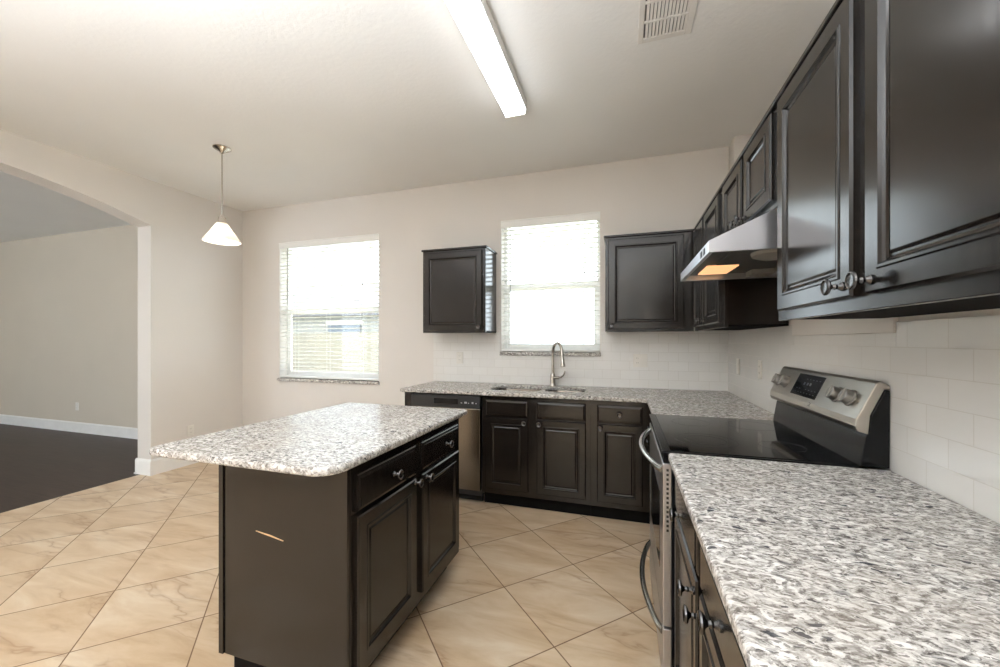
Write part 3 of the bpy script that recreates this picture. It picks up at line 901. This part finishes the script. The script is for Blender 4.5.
# backguard
g = MB().prism([(0.722, 0.9158), (0.738, 1.012), (0.7455, 1.03), (0.7505, 1.08), (0.787, 1.163), (0.7995, 1.163), (0.7995, 0.9158)], 1, RY0, RY1).build('backguard', M_BLACK, r, bevel=0.003)
prof = [(0.716, 1.028), (0.7085, 1.045), (0.712, 1.068), (0.764, 1.184), (0.774, 1.192), (0.7995, 1.178), (0.7995, 1.166), (0.7855, 1.166), (0.749, 1.081), (0.744, 1.02)]
con = MB().prism(prof, 1, RY0 - 0.001, RY1 + 0.001).build('console', M_STEELH, r, bevel=0.003)
na = Vector((-0.116, 0, 0.052)).normalized()            # console face normal
ub = Vector((0.052, 0, 0.116)).normalized()             # up along the face
o0 = Vector((0.712, 0, 1.068))
def onface(y, t, h=0.0): p = o0 + ub * t + na * h; return (p.x, y, p.z)
def face_box(name, y0, y1, t0, t1, h0, h1, mat, parent, bev=0.0):
    vs = [onface(y, t, h) for y in (y0, y1) for t in (t0, t1) for h in (h0, h1)]
    return MB().add(vs, [(0, 1, 3, 2), (4, 6, 7, 5), (0, 4, 5, 1), (2, 3, 7, 6), (0, 2, 6, 4), (1, 5, 7, 3)]).build(name, mat, parent, bev)
dsp = face_box('display', 1.845, 2.075, 0.018, 0.115, 0.0, 0.003, M_DISPLAY, con)
mb = MB()
def mark(y, t, w, hh):
    vs = [onface(yy, tt, h) for yy in (y, y + w) for tt in (t, t + hh) for h in (0.0028, 0.0035)]
    mb.add(vs, [(0, 1, 3, 2), (4, 6, 7, 5), (0, 4, 5, 1), (2, 3, 7, 6), (0, 2, 6, 4), (1, 5, 7, 3)])
for k in range(7):
    for tt in (0.032, 0.048, 0.094):
        if random.random() < 0.75: mark(1.862 + k * 0.028, tt, 0.011, 0.0022)
mark(1.925, 0.068, 0.014, 0.012); mark(1.95, 0.068, 0.014, 0.012); mark(1.98, 0.068, 0.014, 0.012)
mb.build('display_marks', plain('dim_display_print', lin(92, 98, 104), 0.4), dsp)
mb = MB()
for tt, w in ((-0.012, 0.014), (-0.006, 0.010), (0.0, 0.014)):
    vs = [onface(yy, tt + q, h) for yy in (1.86, 1.86 + w) for q in (0, 0.0025) for h in (0.0, 0.001)]
    mb.add(vs, [(0, 1, 3, 2), (4, 6, 7, 5), (0, 4, 5, 1), (2, 3, 7, 6), (0, 2, 6, 4), (1, 5, 7, 3)])
mb.build('logo_mark', M_BLACKP, con)
for yy in (1.628, 1.715, 2.175, 2.262):
    k = MB().lathe([(0.030, 0), (0.030, 0.003), (0.0255, 0.006), (0.024, 0.022), (0.021, 0.026)], onface(yy, 0.062, 0.0), na, 28).build('control_knob', M_KNOBS, con, smooth=True)
    vs = [onface(yy + a, 0.062 + t, h) for a in (-0.0055, 0.0055) for t in (-0.024, 0.024) for h in (0.02, 0.030)]
    MB().add(vs, [(0, 1, 3, 2), (4, 6, 7, 5), (0, 4, 5, 1), (2, 3, 7, 6), (0, 2, 6, 4), (1, 5, 7, 3)]).build('grip', M_KNOBS, k, 0.002)

# ------------------------------------------------------------------ range hood
HY0, HY1, HZ = 1.588, 2.328, 1.644
h = thing('range_hood', (0.55, 1.96, HZ), 'stainless under cabinet range hood with lit orange lamp lens above the stove', 'range hood')
top = [(0.297, HZ), (0.297, 1.686), (0.512, 1.784), (0.79, 1.784), (0.79, HZ)]
inn = [(0.312, HZ), (0.312, 1.676), (0.516, 1.77), (0.776, 1.77), (0.776, HZ)]
mb = MB(); n = 5
vs = [(x, HY0, z) for x, z in top] + [(x, HY1, z) for x, z in top] + [(x, HY0 + 0.014, z) for x, z in inn] + [(x, HY1 - 0.014, z) for x, z in inn]
fs = [tuple(range(5)), tuple(range(5, 10)), tuple(range(10, 15)), tuple(range(15, 20))]
fs += [(i, i + 1, i + 6, i + 5) for i in range(4)] + [(10 + i, 11 + i, 16 + i, 15 + i) for i in range(4)]
fs += [(0, 10, 15, 5), (4, 14, 19, 9), (0, 4, 14, 10), (5, 9, 19, 15)]
sh = mb.add(vs, fs).build('shell', M_STEEL, h)
box('underside_pan', (0.3125, HY0 + 0.0145, 1.672), (0.7755, HY1 - 0.0145, 1.6755), M_FILTER, h)
ln = box('lamp_lens', (0.372, 2.035, 1.664), (0.505, 2.265, 1.6718), M_LENS, h, 0.003)
box('filter', (0.40, 1.63, 1.662), (0.66, 1.99, 1.6718), M_FILTER, h, 0.003)
box('control_box', (0.60, 2.2, 1.648), (0.70, 2.3, 1.6718), M_PANEL, h, 0.002)
box('wiring_cover', (0.69, 1.65, 1.655), (0.75, 2.18, 1.6718), M_PANEL, h, 0.002)
mb = MB().lathe([(0.085, 0), (0.08, 0.014), (0.06, 0.022), (0.02, 0.024)], (0.56, 1.75, 1.662), (0, 0, -1), 32)
mb.build('fan_cover', M_PANEL, h, smooth=True)
for yy in (1.66, 1.72):
    box('switch', (0.2945, yy, 1.652), (0.2975, yy + 0.032, 1.676), M_BLACKP, sh, 0.001)

# ------------------------------------------------------------------ ceiling fittings
l = thing('fluorescent_ceiling_light', (-0.68, 1.85, H), 'long white lit fluorescent light fixture on the ceiling', 'ceiling light')
box('base_pan', (-0.745, 1.24, H - 0.03), (-0.615, 2.49, H), M_TRIM, l)
prof = [(-0.745, H - 0.031), (-0.748, H - 0.078), (-0.738, H - 0.09), (-0.622, H - 0.09), (-0.612, H - 0.078), (-0.615, H - 0.031)]
MB().prism(prof, 1, 1.262, 2.468).build('diffuser', M_TUBE, l)
for y0, y1 in ((1.24, 1.2615), (2.4685, 2.49)):
    box('end_cap', (-0.75, y0, H - 0.092), (-0.61, y1, H - 0.0305), M_TRIM, l, 0.004)
for x0, x1 in ((-0.7545, -0.7485), (-0.6115, -0.6055)):
    box('side_rail', (x0, 1.24, H - 0.06), (x1, 2.49, H), M_TRIM, l)

l = thing('ceiling_vent', (0.2, 2.0, H), 'white louvred air vent in the ceiling beside the fluorescent light', 'vent')
vx0, vx1, vy0, vy1 = 0.07, 0.326, 1.80, 2.176
mb = MB(); z0 = H - 0.009
mb.box(vx0, vy0, z0, vx0 + 0.026, vy1, H); mb.box(vx1 - 0.03, vy0, z0, vx1, vy1, H)
mb.box(vx0 + 0.026, vy0, z0, vx1 - 0.03, vy0 + 0.03, H); mb.box(vx0 + 0.026, vy1 - 0.03, z0, vx1 - 0.03, vy1, H)
mb.box(vx0 + 0.026, 2.035, z0, vx1 - 0.03, 2.047, H); mb.box(vx0 + 0.026, 1.918, z0, vx1 - 0.03, 1.93, H)
mb.build('vent_frame', M_VENT, l, bevel=0.002)
box('duct_opening', (vx0 + 0.026, vy0 + 0.03, H - 0.001), (vx1 - 0.03, vy1 - 0.03, H), M_VENTDARK, l)
mb = MB()
for yy0, yy1 in ((vy0 + 0.03, 1.918), (1.93, 2.035), (2.047, vy1 - 0.03)):
    for k in range(12):
        x = vx0 + 0.034 + k * 0.0163
        mb.prism([(x, H - 0.002), (x + 0.0022, H - 0.0015), (x + 0.013, H - 0.0085), (x + 0.011, H - 0.0095)], 1, yy0, yy1)
mb.build('louvres', M_VENT, l)

l = thing('pendant_light', (-3.117, 2.336, H), 'small lit pendant lamp with cone shade hanging from the ceiling near the corner', 'pendant lamp')
px, py = -3.117, 2.336
MB().lathe([(0.064, 0), (0.064, -0.006), (0.05, -0.016), (0.022, -0.03), (0.012, -0.045)], (px, py, H), n=28).build('canopy', M_NICKEL, l, smooth=True)
MB().tube([(px, py, H - 0.04), (px, py, 2.325)], 0.006, 10).build('rod', M_NICKEL, l, smooth=True)
MB().lathe([(0.010, 0.075), (0.026, 0.06), (0.030, 0.02), (0.038, 0.0)], (px, py, 2.262), n=20).build('socket', M_NICKEL, l, smooth=True)
sh = [(0.034, 0.160), (0.045, 0.147), (0.072, 0.103), (0.103, 0.055), (0.128, 0.018), (0.131, 0.008), (0.128, 0.006), (0.124, 0.016), (0.098, 0.052), (0.067, 0.1), (0.041, 0.143), (0.030, 0.156)]
MB().lathe(sh, (px, py, 2.118), n=40, closed=False).build('lamp_shade', M_SHADE, l, smooth=True)
MB().lathe([(0.014, 0.13), (0.016, 0.11), (0.030, 0.085), (0.035, 0.06), (0.031, 0.036), (0.017, 0.02), (0.004, 0.016)], (px, py, 2.118), n=20).build('bulb', M_BULB, l, smooth=True)

# ------------------------------------------------------------------ outlets and switches
def outlet(label, o, un, nn, gangs=('outlet',), cat='outlet'):
    o = Vector(o); un = Vector(un); nn = Vector(nn)
    t = thing('wall_outlet' if cat == 'outlet' else 'light_switch', o, label, cat)
    W = 0.07 + 0.046 * (len(gangs) - 1)
    def F(a, b, c): return tuple(o + un * a + Vector((0, 0, b)) + nn * c)
    vs, fs = rect_loops([(-W / 2, -0.057, W / 2, 0.057, 0.0002), (-W / 2, -0.057, W / 2, 0.057, 0.003), (-W / 2 + 0.004, -0.053, W / 2 - 0.004, 0.053, 0.0055)], F)
    MB().add(vs, fs).build('cover_plate', M_PLATE, t)
    for k, gk in enumerate(gangs):
        c0 = (k - (len(gangs) - 1) / 2) * 0.046
        if gk == 'outlet':
            for zc in (-0.02, 0.02):
                vs, fs = rect_loops([(c0 - 0.014, zc - 0.014, c0 + 0.014, zc + 0.014, 0.005), (c0 - 0.014, zc - 0.014, c0 + 0.014, zc + 0.014, 0.0068)], F)
                s_ = MB().add(vs, fs).build('socket', M_PLATE, t)
                mb = MB()
                for a in (-0.006, 0.006):
                    v2, f2 = rect_loops([(c0 + a - 0.001, zc - 0.003, c0 + a + 0.001, zc + 0.006, 0.0066), (c0 + a - 0.001, zc - 0.003, c0 + a + 0.001, zc + 0.006, 0.0071)], F)
                    mb.add(v2, f2)
                mb.build('slots', M_SLOT, s_)
        else:
            vs, fs = rect_loops([(c0 - 0.016, -0.033, c0 + 0.016, 0.033, 0.005), (c0 - 0.016, -0.033, c0 + 0.016, 0.033, 0.0065), (c0 - 0.014, -0.031, c0 + 0.014, 0.031, 0.008)], F)
            MB().add(vs, fs).build('rocker', M_PLATE, t)
outlet('white outlet on the tile below the small lone wall cabinet', (-1.545, YB, 1.15), (1, 0, 0), (0, -1, 0))
outlet('double white outlet and switch plate on the back tile right of the sink window', (0.135, YB, 1.148), (1, 0, 0), (0, -1, 0), ('outlet', 'switch'))
outlet('white switch on the right tile wall, closer to the corner', (XR, 3.25, 1.13), (0, 1, 0), (-1, 0, 0), ('switch',), 'light switch')
outlet('white outlet on the right tile wall, just behind the stove console', (XR, 2.77, 1.14), (0, 1, 0), (-1, 0, 0))
outlet('white outlet low on the left wall above the island top', (XL, 2.96, 0.36), (0, 1, 0), (1, 0, 0))
outlet('white outlet low on the grey wall of the dark floored far room', (-7.52, FY, 0.37), (1, 0, 0), (0, -1, 0))

# ------------------------------------------------------------------ outside the windows
fn = thing('garden_fence', (-6, 8.6, -0.3), 'pale wooden board fence outside the left window', 'fence')
mb = MB(); x = -13.0
while x < -3.2:
    mb.box(x, 8.58, -0.3, x + 0.138, 8.6, 1.52 + random.uniform(-0.012, 0.012)); x += 0.143
mb.build('fence_boards', M_FENCE, fn)
for z in (0.1, 0.7, 1.3): box('rail', (-13, 8.6, z), (-3.06, 8.64, z + 0.09), M_FENCE, fn)
hs = thing('neighbour_house', (-9, 16, -0.3), 'grey roofed neighbouring house seen over the fence through the left window', 'house')
box('wall', (-20, 15, -0.3), (-7.6, 20, 2.5), M_STUCCO, hs)
MB().prism([(14.5, 2.45), (14.5, 2.6), (17.5, 4.4), (20.5, 2.6), (20.5, 2.45)], 0, -20.4, -7.2).build('roof', M_SHINGLE, hs)
w = box('window', (-13.2, 14.95, 1.0), (-11.4, 15.0, 2.1), M_HOUSEWIN, hs)
box('window_trim', (-13.3, 14.93, 2.1), (-11.3, 15.0, 2.22), M_TRIM, w)
